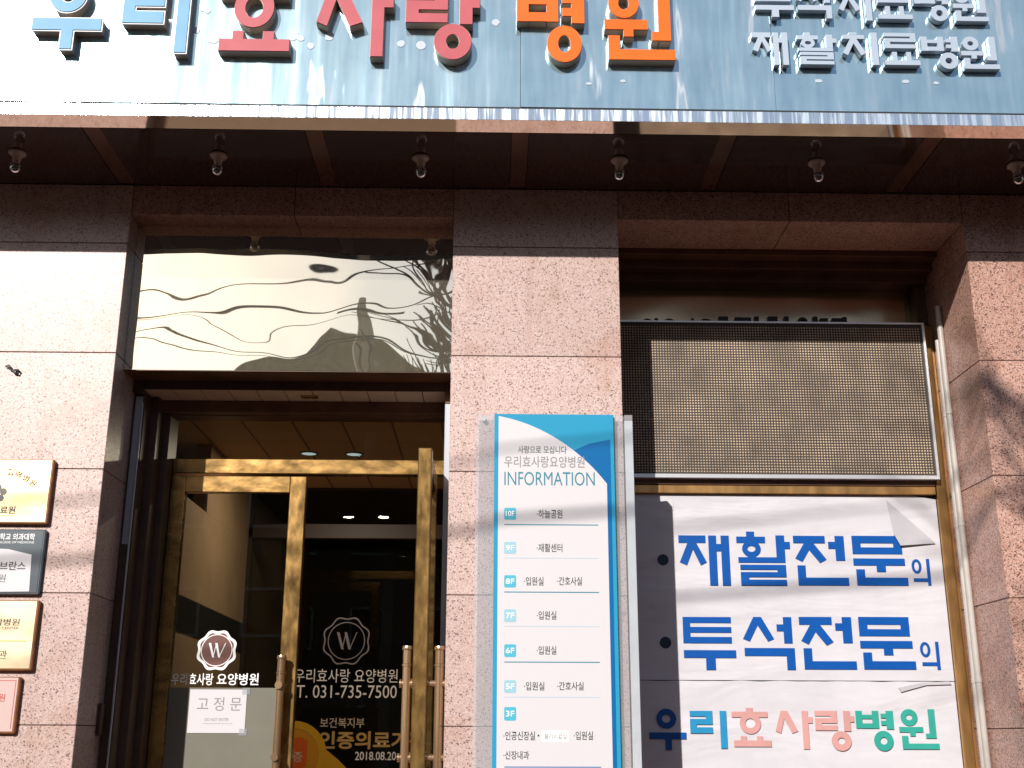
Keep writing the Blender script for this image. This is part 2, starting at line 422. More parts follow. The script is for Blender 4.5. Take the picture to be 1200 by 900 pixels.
# ================================================================ ground
m = M['asphalt'] = paint('asphalt', (.05,.05,.052), .9, .3, .2, 30)
M['paving'] = paint('paving', (.14,.075,.052), .8, .3, .12, 8)
o = MB().box(-150, 150, -9.5, -140, -.05, 0).build('road', M['asphalt']); o['kind'] = 'structure'
mb = MB().box(-150, 150, -2.2, -9.45, -.05, .14)
o = mb.build('pavement', M['paving']); o['kind'] = 'structure'
o = MB().box(-300, 300, -300, 200, -.4, -.055).build('ground', M['asphalt']); o['kind'] = 'structure'

# ================================================================ the building
SOF = 4.57; LIN = 4.39; XL, ML, MR, XR = -2.025, -.221, .701, 2.66
SEAMS = [.36, 1.004, 1.648, 2.291, 2.934, 3.574, 4.214]
B = thing('hospital_building', 'pink granite hospital front with recessed brass entrance and brown soffit', 'building')
def slabs(name, x0, x1, zs, y0, y1, m, back=True):
    mb = MB()
    for a, b in zip(zs[:-1], zs[1:]):
        mb.box(x0, x1, y0, y1, a+.002, b-.002, .0025)
    o = mb.build(name, m, B)
    if back:
        MB().box(x0+.006, x1-.006, y0+.006, y1-.01, zs[0], zs[-1]).build('mortar', M['mortar'], o)
    return o
FULL = [.15]+SEAMS+[SOF]
slabs('granite_pillar', -3.6, XL, FULL, 0, .95, M['granite'])
slabs('granite_pillar', ML, MR, FULL, 0, .9, M['granite'])
slabs('granite_pillar', XR, 4.4, FULL, 0, .95, M['granite_red'])
# lintels
xs = at(345, 245, 0)[0]
mb = MB().box(XL+.002, xs-.002, 0.004, .33, LIN, SOF, .0025).box(xs+.002, ML-.002, 0.004, .33, LIN, SOF, .0025)
mb.build('granite_lintel', M['granite_red'], B)
xs = at(925, 250, 0)[0]
mb = MB().box(MR+.002, xs-.002, .004, .40, LIN, SOF, .0025).box(xs+.002, XR-.002, .004, .40, LIN, SOF, .0025)
mb.build('granite_lintel', M['granite_red'], B)
# wall above, behind the sign
MB().box(-3.6, 4.4, 0.02, .95, SOF+.03, 9.5).build('upper_wall', M['granite_red'], B)
# soffit of the canopy: glossy panels, strips between them, mirror flange at the front edge
xs_ = [-3.6, -2.06, -.925, .137, 1.21, 2.28, 4.4]; hw = .044
for i in range(6):
    MB().box(xs_[i]+hw+.003, xs_[i+1]-hw-.003, -.640, -.004, SOF, SOF+.03).build('soffit_panel', M['soffit'], B)
    if i: MB().box(xs_[i]-hw, xs_[i]+hw, -.640, -.004, SOF+.004, SOF+.034).build('soffit_strip', M['soffit_strip'], B)
MB().add([(-3.6,-.752,SOF+.0115),(4.4,-.752,SOF+.0115),(4.4,-.6445,SOF+.001),(-3.6,-.6445,SOF+.001)], [(0,3,2,1)]).build('soffit_flange', M['flange'], B)
MB().box(-3.6, 4.4, -.60, 0, SOF+.04, SOF+.06).build('canopy_deck', M['black'], B)

# ---- entrance
YD = .77
tp = MB()
nx, nz = 2, 2
ZT = at(340, 434.5, .15)[1]
tp.box(XL+.001, ML-.001, .15, .17, ZT, LIN-.001)
tp.build('brass_transom', M['mirror'], B)
MB().box(XL+.001, ML-.001, .152, .345, ZT-.004, ZT-.0005).build('transom_underside', M['bronze_h'], B)
MB().box(XL+.001, ML-.001, .172, .33, ZT, LIN-.001).build('transom_box', M['bronze_h'], B)
hd = MB().box(XL+.063, ML-.043, .347, .36, 3.475, 3.53)
hd.build('header_fascia', M['bronze'], B)
mb = MB()
x = XL+.06
while x < ML-.05:
    mb.box(x+.0025, min(x+.157, ML-.04)-.0025, .362, .575, 3.475, 3.49); x += .157
mb.build('header_soffit', paint('pale_soffit_tile', (.72,.58,.48), .5), B)
MB().box(XL+.06, ML-.035, .362, .60, 3.492, 3.57).build('header_core', M['black'], B)
x0, x1, z0, z1 = rect(340, 562, 362, 572, .45)
o = MB().box(-1.1, -1.0, .45, .50, 3.468, 3.476, .003).build('door_catch', M['brass_v'], B)
MB().box(XL+.10, ML-.035, .577, .64, 3.405, 3.55, .004).build('frame_head', M['bronze_h'], B)
MB().box(XL+.14, ML-.035, .64, .76, 3.40, 3.47, .004).build('frame_head', M['bronze_h'], B)
# left jamb: stepped metal profile, steel channel in front
JZ = .75
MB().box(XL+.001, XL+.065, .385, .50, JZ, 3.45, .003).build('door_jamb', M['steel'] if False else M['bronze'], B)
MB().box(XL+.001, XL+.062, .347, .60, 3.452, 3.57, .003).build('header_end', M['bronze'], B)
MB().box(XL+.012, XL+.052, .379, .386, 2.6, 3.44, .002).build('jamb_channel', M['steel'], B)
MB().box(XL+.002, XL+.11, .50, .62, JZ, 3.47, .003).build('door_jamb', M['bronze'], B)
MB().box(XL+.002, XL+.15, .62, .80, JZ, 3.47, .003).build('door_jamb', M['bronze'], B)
MB().tube([(XL+.055, .372, JZ), (XL+.055, .372, 3.40)], .006, 8).build('jamb_rod', M['steel'], B)
# hinge block on the reveal
MB().box(XL+.001, XL+.022, .30, .345, 1.60, 1.76, .004).build('reveal_bracket', M['bronze'], B)
# right jamb: pale steel post in the sun
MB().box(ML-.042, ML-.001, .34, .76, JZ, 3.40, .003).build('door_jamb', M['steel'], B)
MB().box(ML-.042, ML-.001, .347, .76, 3.403, 3.57, .003).build('jamb_cap', M['bronze_h'], B)
# fixed glass above the doors
XA = XL+.15
MB().box(XA-.01, ML-.042, .80, .806, 3.16, 3.46).build('transom_glass', M['glass'], B)
MB().box(XA, ML-.046, .75, .83, 3.080, 3.168, .004).build('head_bar', M['brass_h'], B)

# ---- door leaves
XS0, XS1 = -1.178, -1.083
DT, DBOT = 3.062, .77
def handle_mb(x, y, zt, zb, posts, px, py):
    mb = MB(); mb.tube([(x,y,zb), (x,y,zt-.10)], .0225, 16)
    mb.tube([(x,y,zt-.10),(x,y,zt-.09)], .0265, 16).tube([(x,y,zt-.088),(x,y,zt-.02)], .0225, 16).tube([(x,y,zt-.02),(x,y,zt-.012),(x,y,zt)], [.0265,.028,.0245], 16)
    for z in posts:
        d = Vector((px-x, py-y, 0)).normalized()
        mb.tube([(x-d.x*.028, y-d.y*.028, z), (px, py, z)], .0165, 14)
        mb.tube([(x-d.x*.036, y-d.y*.036, z), (x-d.x*.026, y-d.y*.026, z)], .021, 14)
        mb.tube([(px-d.x*.008, py-d.y*.008, z), (px, py, z)], .024, 14)
    return mb
leaf = MB()
leaf.box(XA+.004, XA+.086, .74, .80, DBOT, DT, .003)      # hinge stile (in the shade)
leaf.box(XA+.087, XS0-.001, .742, .798, 2.966, DT, .003)  # top rail
leaf.box(XA+.087, XS0-.001, .742, .798, DBOT, DBOT+.16, .003)
leafo = leaf.build('door_leaf', M['brass_h'], B)
MB().box(XS0, XS1, .738, .80, DBOT, DT, .004).build('lock_stile', M['brass_v'], leafo)
MB().box(XA+.08, XS0+.004, .768, .776, DBOT+.15, 2.97).build('glass_pane', M['glass'], leafo)
x0, x1, z0, z1 = rect(180, 808, 325, 960, YD)
MB().box(XA+.088, XS0-.002, .7640, .7672, DBOT+.165, at(270, 806, YD)[1]).build('frosted_film', M['film'], leafo)
hx = at(327, 830, .68)[0]
zt, zp, zq = at(327, 768, .68)[1], at(327, 803, .68)[1], at(327, 887, .68)[1]
handle_mb(hx, .675, zt, zt-1.1, (zp, zq, zt-.95), XS0+.03, .738).build('pull_handle', M['brass_hi'], leafo)
MB().box(XA+.10, XA+.108, .74, .745, DBOT, DT)
# right leaf, swung wide open towards the street
RX0, RX1 = -.384, -.312
lr = MB()
lr.box(RX0+.006, RX1-.006, .11, .66, 2.965, DT, .003).box(RX0+.006, RX1-.006, .11, .66, DBOT, DBOT+.16, .003)
lr.box(RX0+.002, RX1-.002, .662, .745, DBOT, DT, .003)
lro = lr.build('door_leaf', M['brass_h'], B)
MB().box(RX0, RX1, 0.0, .108, DBOT, DT, .005).build('lock_stile', M['brass_v'], lro)
MB().box((RX0+RX1)/2-.004, (RX0+RX1)/2+.004, .10, .67, DBOT+.15, 2.97).build('glass_pane', M['glass'], lro)
zt, zp, zq = at(476, 757, .05)[1], at(476, 801, .05)[1], at(476, 888, .05)[1]
handle_mb(at(476, 820, .05)[0], .05, zt, zt-1.1, (zp, zq, zt-.95), RX0, .05).build('pull_handle', M['brass_hi'], lro)
handle_mb(at(513, 820, .05)[0]+.004, .05, zt, zt-1.1, (zp, zq, zt-.95), RX1, .05).build('pull_handle', M['brass_hi'], lro)

# ---- vestibule behind the doors
YI, CEIL = 3.18, 3.50
MB().box(-2.1, 1.4, .301, YI+3, .60, .75).build('vestibule_floor', paint('pale_floor', (.42,.36,.28), .25), B)
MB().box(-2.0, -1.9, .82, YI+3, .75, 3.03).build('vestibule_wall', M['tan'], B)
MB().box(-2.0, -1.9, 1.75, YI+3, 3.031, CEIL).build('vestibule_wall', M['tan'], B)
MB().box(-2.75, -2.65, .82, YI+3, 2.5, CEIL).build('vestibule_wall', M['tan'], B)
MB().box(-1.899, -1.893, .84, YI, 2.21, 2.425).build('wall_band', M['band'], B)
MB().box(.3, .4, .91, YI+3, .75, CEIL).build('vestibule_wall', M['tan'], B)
ce = MB().box(-2.7, .4, .81, YI, CEIL, CEIL+.05).build('vestibule_ceiling', M['ceiling'], B)
for (x, y) in ((-1.278, 1.99), (-.963, 2.0)):
    MB().lathe((x, y, CEIL), [(.066,-.001),(.070,-.006),(.056,-.009),(.052,-.002)]).build('downlight_rim', M['gray_ink'], ce)
    mb = MB().lathe((x, y, CEIL), [(.052,-.0035),(.02,-.006),(.001,-.0065)]); mb.build('downlight', M['lamp'], ce)
    ld = bpy.data.lights.new('downlight_lamp', 'AREA'); ld.shape = 'DISK'; ld.size = .09; ld.energy = 9; ld.color = (1, .84, .66)
    lo = bpy.data.objects.new('downlight_lamp', ld); COL.objects.link(lo); lo.location = (x, y, CEIL-.012)
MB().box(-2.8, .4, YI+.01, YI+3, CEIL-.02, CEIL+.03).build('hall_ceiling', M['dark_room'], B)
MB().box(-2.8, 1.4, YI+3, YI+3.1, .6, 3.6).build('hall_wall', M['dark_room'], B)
inner = MB()
zb0, zb1 = at(420, 632, YI)[1], at(420, 615, YI)[1]
inner.box(-1.9, .3, YI-.04, YI+.02, zb0, zb1, .004)
xd = at(345, 700, YI)[0]-.35
inner.box(xd-.06, xd, YI-.04, YI+.02, .75, CEIL)
innero = inner.build('inner_door', mat('dark_door_rail', (.03,.014,.008), .5), B)
MB().box(-1.9, .3, YI+.022, YI+.028, .75, CEIL-.001).build('inner_glass', M['glass'], innero)
YT = YI+.018
text('우리효사랑 요양병원', rect(345, 784, 466, 800, YT), YT, M['pure'], 'lettering', innero)
text('T. 031-735-7500', rect(347, 803, 465, 818, YT), YT, M['pure'], 'lettering', innero)
text('보건복지부', rect(375, 841, 427, 853, YT), YT, M['beige_ink'], 'lettering', innero, .008)
text('인증의료기관', rect(374, 857, 500, 878, YT), YT, M['gold_ink'], 'lettering', innero, .028)
text('2018.08.20~2022.08.19', rect(416, 881, 519, 891, YT), YT, M['pure'], 'lettering', innero, .01)

def seal(cx, cy, r, Y, ring_m, fill_m, parent, name):
    X, Z = at(cx, cy, Y); R = r/1366*(Y+6.6)
    def pts(R): return [(X+R*(1+.055*math.cos(8*a))*math.cos(a+.39), Z+R*(1+.055*math.cos(8*a))*math.sin(a+.39)) for a in [2*math.pi*i/64 for i in range(64)]]
    o = MB()
    A, Bq = pts(R), pts(R*.94)
    def band(mb, A, Bq, y):
        n = len(A); mb.add([(x, y, z) for x, z in A]+[(x, y, z) for x, z in Bq], [(i, (i+1) % n, (i+1) % n+n, i+n) for i in range(n)])
    band(o, A, Bq, Y-.001)
    C = [(X+R*.80*math.cos(2*math.pi*i/64), Z+R*.80*math.sin(2*math.pi*i/64)) for i in range(64)]
    D = [(X+R*.76*math.cos(2*math.pi*i/64), Z+R*.76*math.sin(2*math.pi*i/64)) for i in range(64)]
    band(o, C, D, Y-.0016)
    if fill_m: band(o, Bq, pts(R*.86), Y-.0012)
    w = R*.45
    for a, b, t in ((-.95, -.45, .26), (-.22, .22, .26)):
        o.flat([(X+w*a, Z+w*.8), (X+w*(a+t), Z+w*.8), (X+w*(b+t*.9), Z-w*.8), (X+w*b, Z-w*.8)], Y-.002)
    for a, b, t in ((-.10, -.42, .09), (.92, .28, .09)):
        o.flat([(X+w*a, Z+w*.8), (X+w*(a+t), Z+w*.8), (X+w*(b+t), Z-w*.8), (X+w*b, Z-w*.8)], Y-.0024)
    ob = o.build(name, ring_m, parent)
    if fill_m: MB().flat(pts(R*.985), Y-.0004).build('seal_ground', fill_m, ob)
    return ob
seal(406, 751, 25, YT, M['gray_ink'], None, innero, 'emblem')

# ---- window bay on the right
MB().box(MR, XR, .90, .95, 1.0, LIN).build('window_back', M['black'], B)
def bar(y0, y1, Y, d, m, x0=MR+.001, x1=XR-.001):
    za, zb = at(900, y1, Y)[1], at(900, y0, Y)[1]
    return MB().box(x0, x1, Y, Y+d, za, zb, .003)
bar(280, 299, .405, .09, 0, ).build('window_head', M['bronze_h'], B)
bar(300, 315, .50, .10, 0).build('window_head', M['bronze_h'], B)
bar(317, 330, .60, .14, 0).build('window_head', M['bronze_h'], B)
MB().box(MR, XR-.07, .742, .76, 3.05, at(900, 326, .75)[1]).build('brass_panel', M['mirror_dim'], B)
MB().box(XR-.068, XR-.002, .645, .742, 3.99, 4.37, .003).build('window_frame', M['bronze'], B)
bar(562, 568.6, .57, .06, 0, MR, 2.57).build('window_rail', M['bronze_h'], B)
bar(569, 578.5, .575, .06, 0, MR, 2.57).build('window_rail', M['frame_brass'], B)
mb = MB().box(2.576, 2.632, .572, .74, 1.0, 3.98, .004).box(2.634, XR-.002, .60, .74, 1.0, 3.98, .003)
mb.build('window_frame', M['frame_brass'], B)
MB().box(MR, 2.575, .612, .63, 1.0, 2.95).build('window_pane', M['dark_room'], B)
# steps in front of the entrance (below the picture)
mb = MB().box(-3.4, 4.4, -.9, .3, .14, .75).box(-3.4, 4.4, -1.25, -.902, .14, .55).box(-3.4, 4.4, -1.6, -1.252, .14, .35)
mb.build('entrance_steps', M['floor'], B)

# raised black letters low on the brass panel, mostly hidden by the display
lt = thing('raised_lettering', 'black raised letters on brown panel just above the display', 'lettering')
Yl = .725; zb = 3.90
def lx(px): return at(px, 372, Yl)[0]
mb = MB()
for a, b, top, kind in ((752,765,373.5,'o'),(767,771,373,'r'),(776,792,373.5,'o'),(810,813,373,'r'),(818,835,373.5,'o'),(842,853,371,'r'),(861,880,372,'r'),
        (884,889,371,'r'),(900,911,371,'r'),(919,924,371,'r'),(934,946,372,'o'),(953,958,371,'r'),(961,970,373,'r'),(975,992,373,'r'),(987,992,371.5,'q')):
    zt = at((a+b)/2, top, Yl)[1]; X0, X1 = lx(a), lx(b); mb = MB()
    if kind == 'o': r = (X1-X0)/2; mb.ring((X0+X1)/2, zt-r, r, r, r*.4, Yl-.006, .7418)
    else: mb.box(X0, X1, Yl-(.004 if kind == 'r' else .002), .7415, zt-.05, zt)
    mb.build('letter', M['ink'], lt)

# ================================================================ fascia sign
YF = -.735
S = thing('fascia_sign', 'long stainless fascia sign with large raised colour letters above the entrance', 'sign')
ZS0 = at(800, 127.5, YF)[1]; ZS1 = 5.95
seam = [at(p, 60, YF)[0] for p in (-330, 148, 610, 905, 1560)]
for i, (rz) in enumerate((0.0, .006, .003, -.006)):
    a, b = seam[i]+.001, seam[i+1]-.001
    h = (b-a)/2; d0 = -h*math.tan(rz); d1 = -d0
    d0 += abs(h*math.tan(rz)); d1 += abs(h*math.tan(rz))
    mb = MB().add([(a,YF+d0,ZS0),(b,YF+d1,ZS0),(b,YF+d1,ZS1),(a,YF+d0,ZS1),(a,YF+.12,ZS0),(b,YF+.12,ZS0),(b,YF+.12,ZS1),(a,YF+.12,ZS1)],
        [(0,1,2,3),(4,7,6,5),(0,4,5,1),(3,2,6,7),(0,3,7,4),(1,5,6,2)])
    mb.build('face_sheet', M['sheet'], S)
MB().box(-3.6, 4.4, YF-.016, YF+.1, 4.582, ZS0-.020, .002).build('bottom_trim', M['trim'], S)
MB().box(-3.6, 4.4, YF+.004, YF+.1, ZS0-.020, ZS0).build('trim_gap', M['black'], S)
MB().box(-3.6, 4.4, YF-.016, YF+.74, ZS1, ZS1+.05).build('top_trim', M['trim'], S)

def sheet_y(x):
    for i, rz in enumerate((0.0, .006, .003, -.006)):
        if seam[i] <= x < seam[i+1]:
            return YF+((x-seam[i])*math.tan(rz) if rz >= 0 else (seam[i+1]-x)*math.tan(-rz))
    return YF
def raised(ch, x0, x1, z0, z1, yf, face, side, parent, edge=None):
    """raised letter: painted face on deep returns"""
    o = glyph(MB(), ch, x0, x1, z0, z1, yf+.003, YF+.006, .0007, .002).build('letter', side, parent)
    if edge: glyph(MB(), ch, x0, x1, z0, z1, yf-.004, yf+.003, .0003, .0065).build('letter_edge', edge, o); yf -= .005
    glyph(MB(), ch, x0, x1, z0, z1, yf-.004, yf+.0025, .0003, 0).build('letter_face', face, o)
    return o
YL = YF-.05
row = [('우',37,118,58,'l_blue'),('리',142,222,62,'l_blue'),('효',255,340,60,'l_red'),('사',370,460,66,'l_red'),
       ('랑',475,562,70,'l_red'),('병',606,685,73,'l_orange'),('원',709,790,70.5,'l_orange')]
for ch, a, b, bot, mk in row:
    X0, X1 = at(a, 40, YL)[0], at(b, 40, YL)[0]; Z0 = at((a+b)/2, bot, YL)[1]
    H = .425
    raised(ch, X0, X1, Z0, Z0+H, YL, M[mk], M['l_side'], S, M['l_white'] if mk == 'l_blue' else None)
YL2 = YF-.025
for word in ([('재',882,925,76),('활',935,981,76),('치',988,1030,76),('료',1036,1077,76.5),('병',1081,1124,81),('원',1127,1170,81)],
             [('투',885,930,20),('석',934,975,21.5),('치',983,1022,24),('료',1028,1068,22.5),('병',1072,1112,25),('원',1117,1157,25)]):
    for ch, a, b, bot in word:
        X0, X1 = at(a, bot-15, YL2)[0], at(b, bot-15, YL2)[0]; Z0 = at((a+b)/2, bot, YL2)[1]
        o = glyph(MB(), ch, X0, X1, Z0, Z0+.192, YL2, YF+.006, .0006).build('letter', M['l_steel'], S)

random.seed(5)
for px, py, r in ((250,44,7),(238,8,5),(243,12,4),(344,41,6),(364,53,4),(386,42,5),(470,50,4),(493,52,5),(581,25,4),(230,35,4),(352,44,4),(540,78,6),(272,71,3),(690,98,3),(730,95,3),(960,93,4),(1062,94,4),(1098,96,3)):
    X, Z = at(px, py, YF); r = r*.0042; n = 11
    pts = [(X+r*(1+.35*random.random())*math.cos(2*math.pi*k/n), Z+r*(.55 if py > 70 else 1)*(1+.35*random.random())*math.sin(2*math.pi*k/n)) for k in range(n)]
    MB().prism(pts, sheet_y(X)-.0025, YF+.02).build('old_adhesive', M['pale_line'], S)

# ================================================================ light bulbs under the canopy
def lamp(first=None, x=0, label=''):
    if first is None:
        t = thing('light_bulb', label, 'light bulb', 'bare bulbs under the canopy'); t.location = (x, -.37, SOF)
        so = MB().lathe((0,0,0), [(.001,-.0005),(.046,-.001),(.047,-.008),(.036,-.018),(.024,-.026),(.021,-.05),(.001,-.05)]).build('socket', M['ceramic'], t)
        pr = [(.012,-.050)]+[(.030*math.sin(a)+.0005, -.088-.032*math.cos(math.pi-a)*-1*-1) for a in [math.pi*k/14 for k in range(2,15)]]
        bu = MB().lathe((0,0,0), pr).build('bulb', M['bulb'], t)
        MB().tube([(-.006,0,-.052),(-.004,0,-.085),(.004,0,-.085),(.006,0,-.052)], .0014, 6).build('filament', M['ceramic'], t)
        return t
    c = first.copy(); COL.objects.link(c); c.location.x = x; c['label'] = label; c.rotation_euler = (random.uniform(-.06,.06), random.uniform(-.06,.06), random.uniform(0,6)); c.location.z = SOF-.0032
    for ch in first.children:
        d = ch.copy(); COL.objects.link(d); d.parent = c
    return c
places = ['under the white glare at the far left', 'above the left end of the brass mirror panel', 'above the right end of the brass mirror panel',
          'above the right edge of the middle granite pillar', 'above the right half of the black display', 'at the right photo edge above the reddish pillar']
l0 = None
for px, pl in zip((20, 256, 493, 726, 957, 1190), places):
    X = at(px, 185, -.37)[0]
    X = (px-600)/FPX*0 + at(px, 183+px*.008, -.37)[0]
    if l0 is None: l0 = lamp(None, X, 'unlit bare bulb ' + pl)
    else: lamp(l0, X, 'unlit bare bulb ' + pl)

# ================================================================ LED display
D = thing('led_display', 'black dot-matrix display in aluminium frame above the white banner', 'display')
YE = .53
z0, z1 = at(930, 561, YE)[1], at(930, 377, YE)[1]; x1 = at(1092, 470, YE)[0]; x0 = MR+.012
MB().box(x0+.01, x1-.012, YE+.012, YE+.17, z0+.02, z1-.012).build('cabinet', M['black_metal'], D)
fr = MB().box(x0, x1-.0165, YE-.006, YE+.20, z1-.012, z1, .002).box(x1-.016, x1, YE-.006, YE+.20, z0, z1, .002).box(x0, x1-.0165, YE-.006, YE+.20, z0, z0+.024, .002)
fr.build('frame', M['alu'], D)
dots = MB(); pitch = .0163
rows = int((z1-z0-.05)/pitch); cols = int((x1-x0-.03)/pitch)
V = []; Fc = []
for r in range(rows):
    for c in range(cols):
        X = x0+.018+(c+.5)*pitch; Z = z0+.032+(r+.5)*pitch; R = pitch*.41; o0 = len(V)
        for k in range(6):
            a = math.pi*k/3; V.append((X+R*math.cos(a), YE+.010, Z+R*math.sin(a)))
        for k in range(6):
            a = math.pi*k/3; V.append((X+R*.72*math.cos(a), YE+.0045, Z+R*.72*math.sin(a)))
        V.append((X, YE+.0025, Z))
        for k in range(6):
            j = (k+1) % 6; Fc += [(o0+k, o0+j, o0+6+j, o0+6+k), (o0+6+k, o0+6+j, o0+12)]
dots.add(V, Fc, True)
M['led'] = paint('led_resin', (.56,.43,.31), .35, .4, .22, 5)
MB().box(x0+.012, x1-.018, YE+.0075, YE+.0118, z0+.026, z1-.014).build('mask_plate', mat('led_mask', (.035,.029,.023), .6), D)
dots.build('pixel_grid', M['led'], D)

# ================================================================ banners in the window
YB = .60
def sheet(px0, py0, px1, py1, name, label, curl=False):
    x0, x1, z0, z1 = rect(px0, py0, px1, py1, YB)
    t = thing(name, label, 'banner', 'white vinyl banners in the window'); return t, x0, x1, z0, z1
zm = at(930, 798, YB)[1]; ztop = at(930, 580, YB)[1]; zbot = 1.12; bx0, bx1 = MR+.004, 2.573
def wavy(x0, x1, z0, z1, y, amp, top_notch=False, seed=0):
    mb = MB(); nx, nz = 60, 30
    V = []; Fc = []
    for j in range(nz+1):
        for i in range(nx+1):
            u, vv = i/nx, j/nz
            x = x0+(x1-x0)*u; z = z0+(z1-z0)*vv
            if top_notch and vv > .9 and u > .93: z -= (vv-.9)*10*(u-.93)/.07*.022
            if not top_notch and j == nz: z += .004*noise.noise(Vector((x*9, 0, seed)))
            V.append((x, y+amp*noise.noise(Vector((x*2.2, z*3.5, seed))), z))
    for j in range(nz):
        for i in range(nx):
            a = j*(nx+1)+i; Fc.append((a, a+1, a+nx+2, a+nx+1))
    return mb.add(V, Fc, True)
b1 = thing('window_banner', 'upper white banner with two rows of bold blue Korean words', 'banner', 'white vinyl banners in the window')
wavy(bx0, bx1, zm+.003, ztop, YB, .0012, True, 3).build('vinyl_sheet', M['vinyl'], b1)
YG = YB-.004
def printed(lst, parent):
    for ch, a, b, t, bo, mk in lst:
        X0, X1, Z0, Z1 = rect(a, t, b, bo, YG)
        glyph(MB(), ch, X0, X1, Z0, Z1, YG, YG+.002, .0003).build('letter', M[mk], parent)
printed([('재',796,857,627.5,686,'blue'),('활',864,926.5,623,686,'blue'),('전',931,993,628,686,'blue'),('문',1000,1062,628,686,'blue'),('의',1069,1092,655,686,'blue'),
         ('투',801,862,723,785,'blue'),('석',871,932,723,785,'blue'),('전',938,1002,723,784.5,'blue'),('문',1008,1071,723,784.5,'blue'),('의',1079,1103,752,785,'blue')], b1)
for px, py in ((777, 656), (780, 753)):
    X, Z = at(px, py, YG); mb = MB().ring(X, Z, .0315, .0315, .031, YG, YG+.002, 32); mb.build('bullet', M['navy'], b1)
# loose corner folded down over the last letters
pa, pb, pc, pd = at(1039, 585, YB-.02), at(1098, 636, YB-.03), at(1056, 639, YB-.03), at(1048, 625, YB-.03)
mb = MB().add([(pa[0],YB-.006,pa[1]),(pb[0],YB-.010,pb[1]),(pc[0],YB-.022,pc[1]),(pd[0],YB-.018,pd[1])], [(0,1,2,3)])
mb.build('folded_corner', M['vinyl_shaded'], b1)
X0, X1, Z0, Z1 = rect(778, 587, 789, 598, YG)
MB().box(X0, X1, YG+.0004, YG+.002, Z0, Z1).build('tape_and_lit_notch', M['white'], b1)  # white square standing for a lit notch in the shadow edge
b2 = thing('window_banner', 'lower white banner with the hospital name in blue, pink and green', 'banner', 'white vinyl banners in the window')
wavy(bx0, bx1, zbot, zm-.001, YB+.003, .0012, False, 8).build('vinyl_sheet', M['vinyl'], b2)
printed([('우',761,804,830,879,'blue'),('리',809,853,833,877,'sky_blue'),('효',858,903,829.5,875,'salmon'),('사',909,953,833,878,'salmon'),
         ('랑',956,1002,833,880,'salmon'),('병',1004,1048,833,880,'teal'),('원',1054,1099,831,878,'teal')], b2)
# torn strip at the top edge of the lower banner
p = [at(1053, 806, YG), at(1056, 811, YG), at(1085, 803, YG), at(1115, 802, YG), at(1112, 798.5, YG), at(1080, 800, YG)]
MB().prism([tuple(q) for q in p], YG-.004, YG+.004).build('torn_strip', M['vinyl_shaded'], b2)

# ================================================================ directory sign on the middle pillar
I = thing('directory_sign', 'blue and white hospital floor directory mounted on the middle granite pillar', 'sign')
YP = -.045
x0, x1 = at(556, 700, YP)[0]-.002, at(735, 560, YP)[0]; zt = at(640, 486, YP)[1]; zb = 1.0
MB().box(x0, x1-.014, YP, YP+.012, zb, zt, .002).build('acrylic_board', M['acrylic'], I)
xr0, xr1 = max(x1-.012, MR+.002), at(742, 560, YP)[0]+.004
MB().box(xr0, xr1, YP-.008, .012, zb, zt-.03, .002).build('side_rail', paint('pale_rail', (.42,.45,.48), .35, .5), I)
MB().box(xr0, xr1, YP-.008, .012, zt-.0295, zt, .002).build('rail_cap', M['gray_ink'], I)
for a in (x0+.04, x1-.06):
    MB().tube([(a, YP+.012, zt-.02), (a, -.001, zt-.02)], .012, 12).build('standoff', M['alu'], I)
YQ = YP-.012
bx0_, bx1_ = at(577.5, 700, YQ)[0]+.002, at(720.5, 560, YQ)[0]
MB().box(bx0_, bx1_, YQ, YP-.001, zb, zt, .002).build('panel', M['cyan'], I)
def pp(l, Y): return [at(a, b, Y) for a, b in l]
xw0, xw1 = at(583, 700, YQ)[0], at(711.5, 580, YQ)[0]
dk = pp([(672, 528), (690, 520), (715, 515)], YQ) + [(at(715.5, 560, YQ)[0], zb), (xw0+.3, zb)]
MB().prism(dk, YQ-.0012, YQ).build('blue_wedge', M['deep_blue'], I)
arc = []
for k in range(25):
    u = k/24; A, C1, C2, Dd = (583, 487.5), (640, 497), (686, 534), (711, 567)
    q = [A[i]*(1-u)**3+3*C1[i]*u*(1-u)**2+3*C2[i]*u*u*(1-u)+Dd[i]*u**3 for i in (0, 1)]
    arc.append(at(q[0], q[1], YQ))
arc[0] = (xw0, arc[0][1]); arc[-1] = (xw1, arc[-1][1])
MB().prism(arc+[(xw1, zb), (xw0, zb)], YQ-.0026, YQ-.0013).build('white_field', M['white'], I)
YW = YQ-.0032
def T(s, x0, y0, x1, y1, mk, bold=0.0, name='lettering'): return text(s, rect(x0, y0, x1, y1, YW), YW, M[mk], name, I, bold)
T('사랑으로 모십니다', 607, 522.5, 664, 531.5, 'dark_gray_ink', .012)
T('우리효사랑요양병원', 591, 534.5, 685, 548, 'gray_ink', .008)
T('INFORMATION', 591, 553, 697, 569, 'teal_ink', 0)
def badge(x0, y0, x1, y1, s, mk):
    X0, X1, Z0, Z1 = rect(x0, y0, x1, y1, YW); r = .008; pts = []
    for cx, cz, a0 in ((X1-r, Z1-r, 0), (X0+r, Z1-r, 90), (X0+r, Z0+r, 180), (X1-r, Z0+r, 270)):
        for k in range(5): a = math.radians(a0+22.5*k); pts.append((cx+r*math.cos(a), cz+r*math.sin(a)))
    o = MB().prism(pts, YW, YW+.0006).build('floor_badge', M[mk], I)
    wd, hh = X1-X0, Z1-Z0
    text(s, (X0+wd*.14, X1-wd*.14, Z0+hh*.3, Z1-hh*.27), YW-.0008, M['pure'], 'numeral', o, .004)
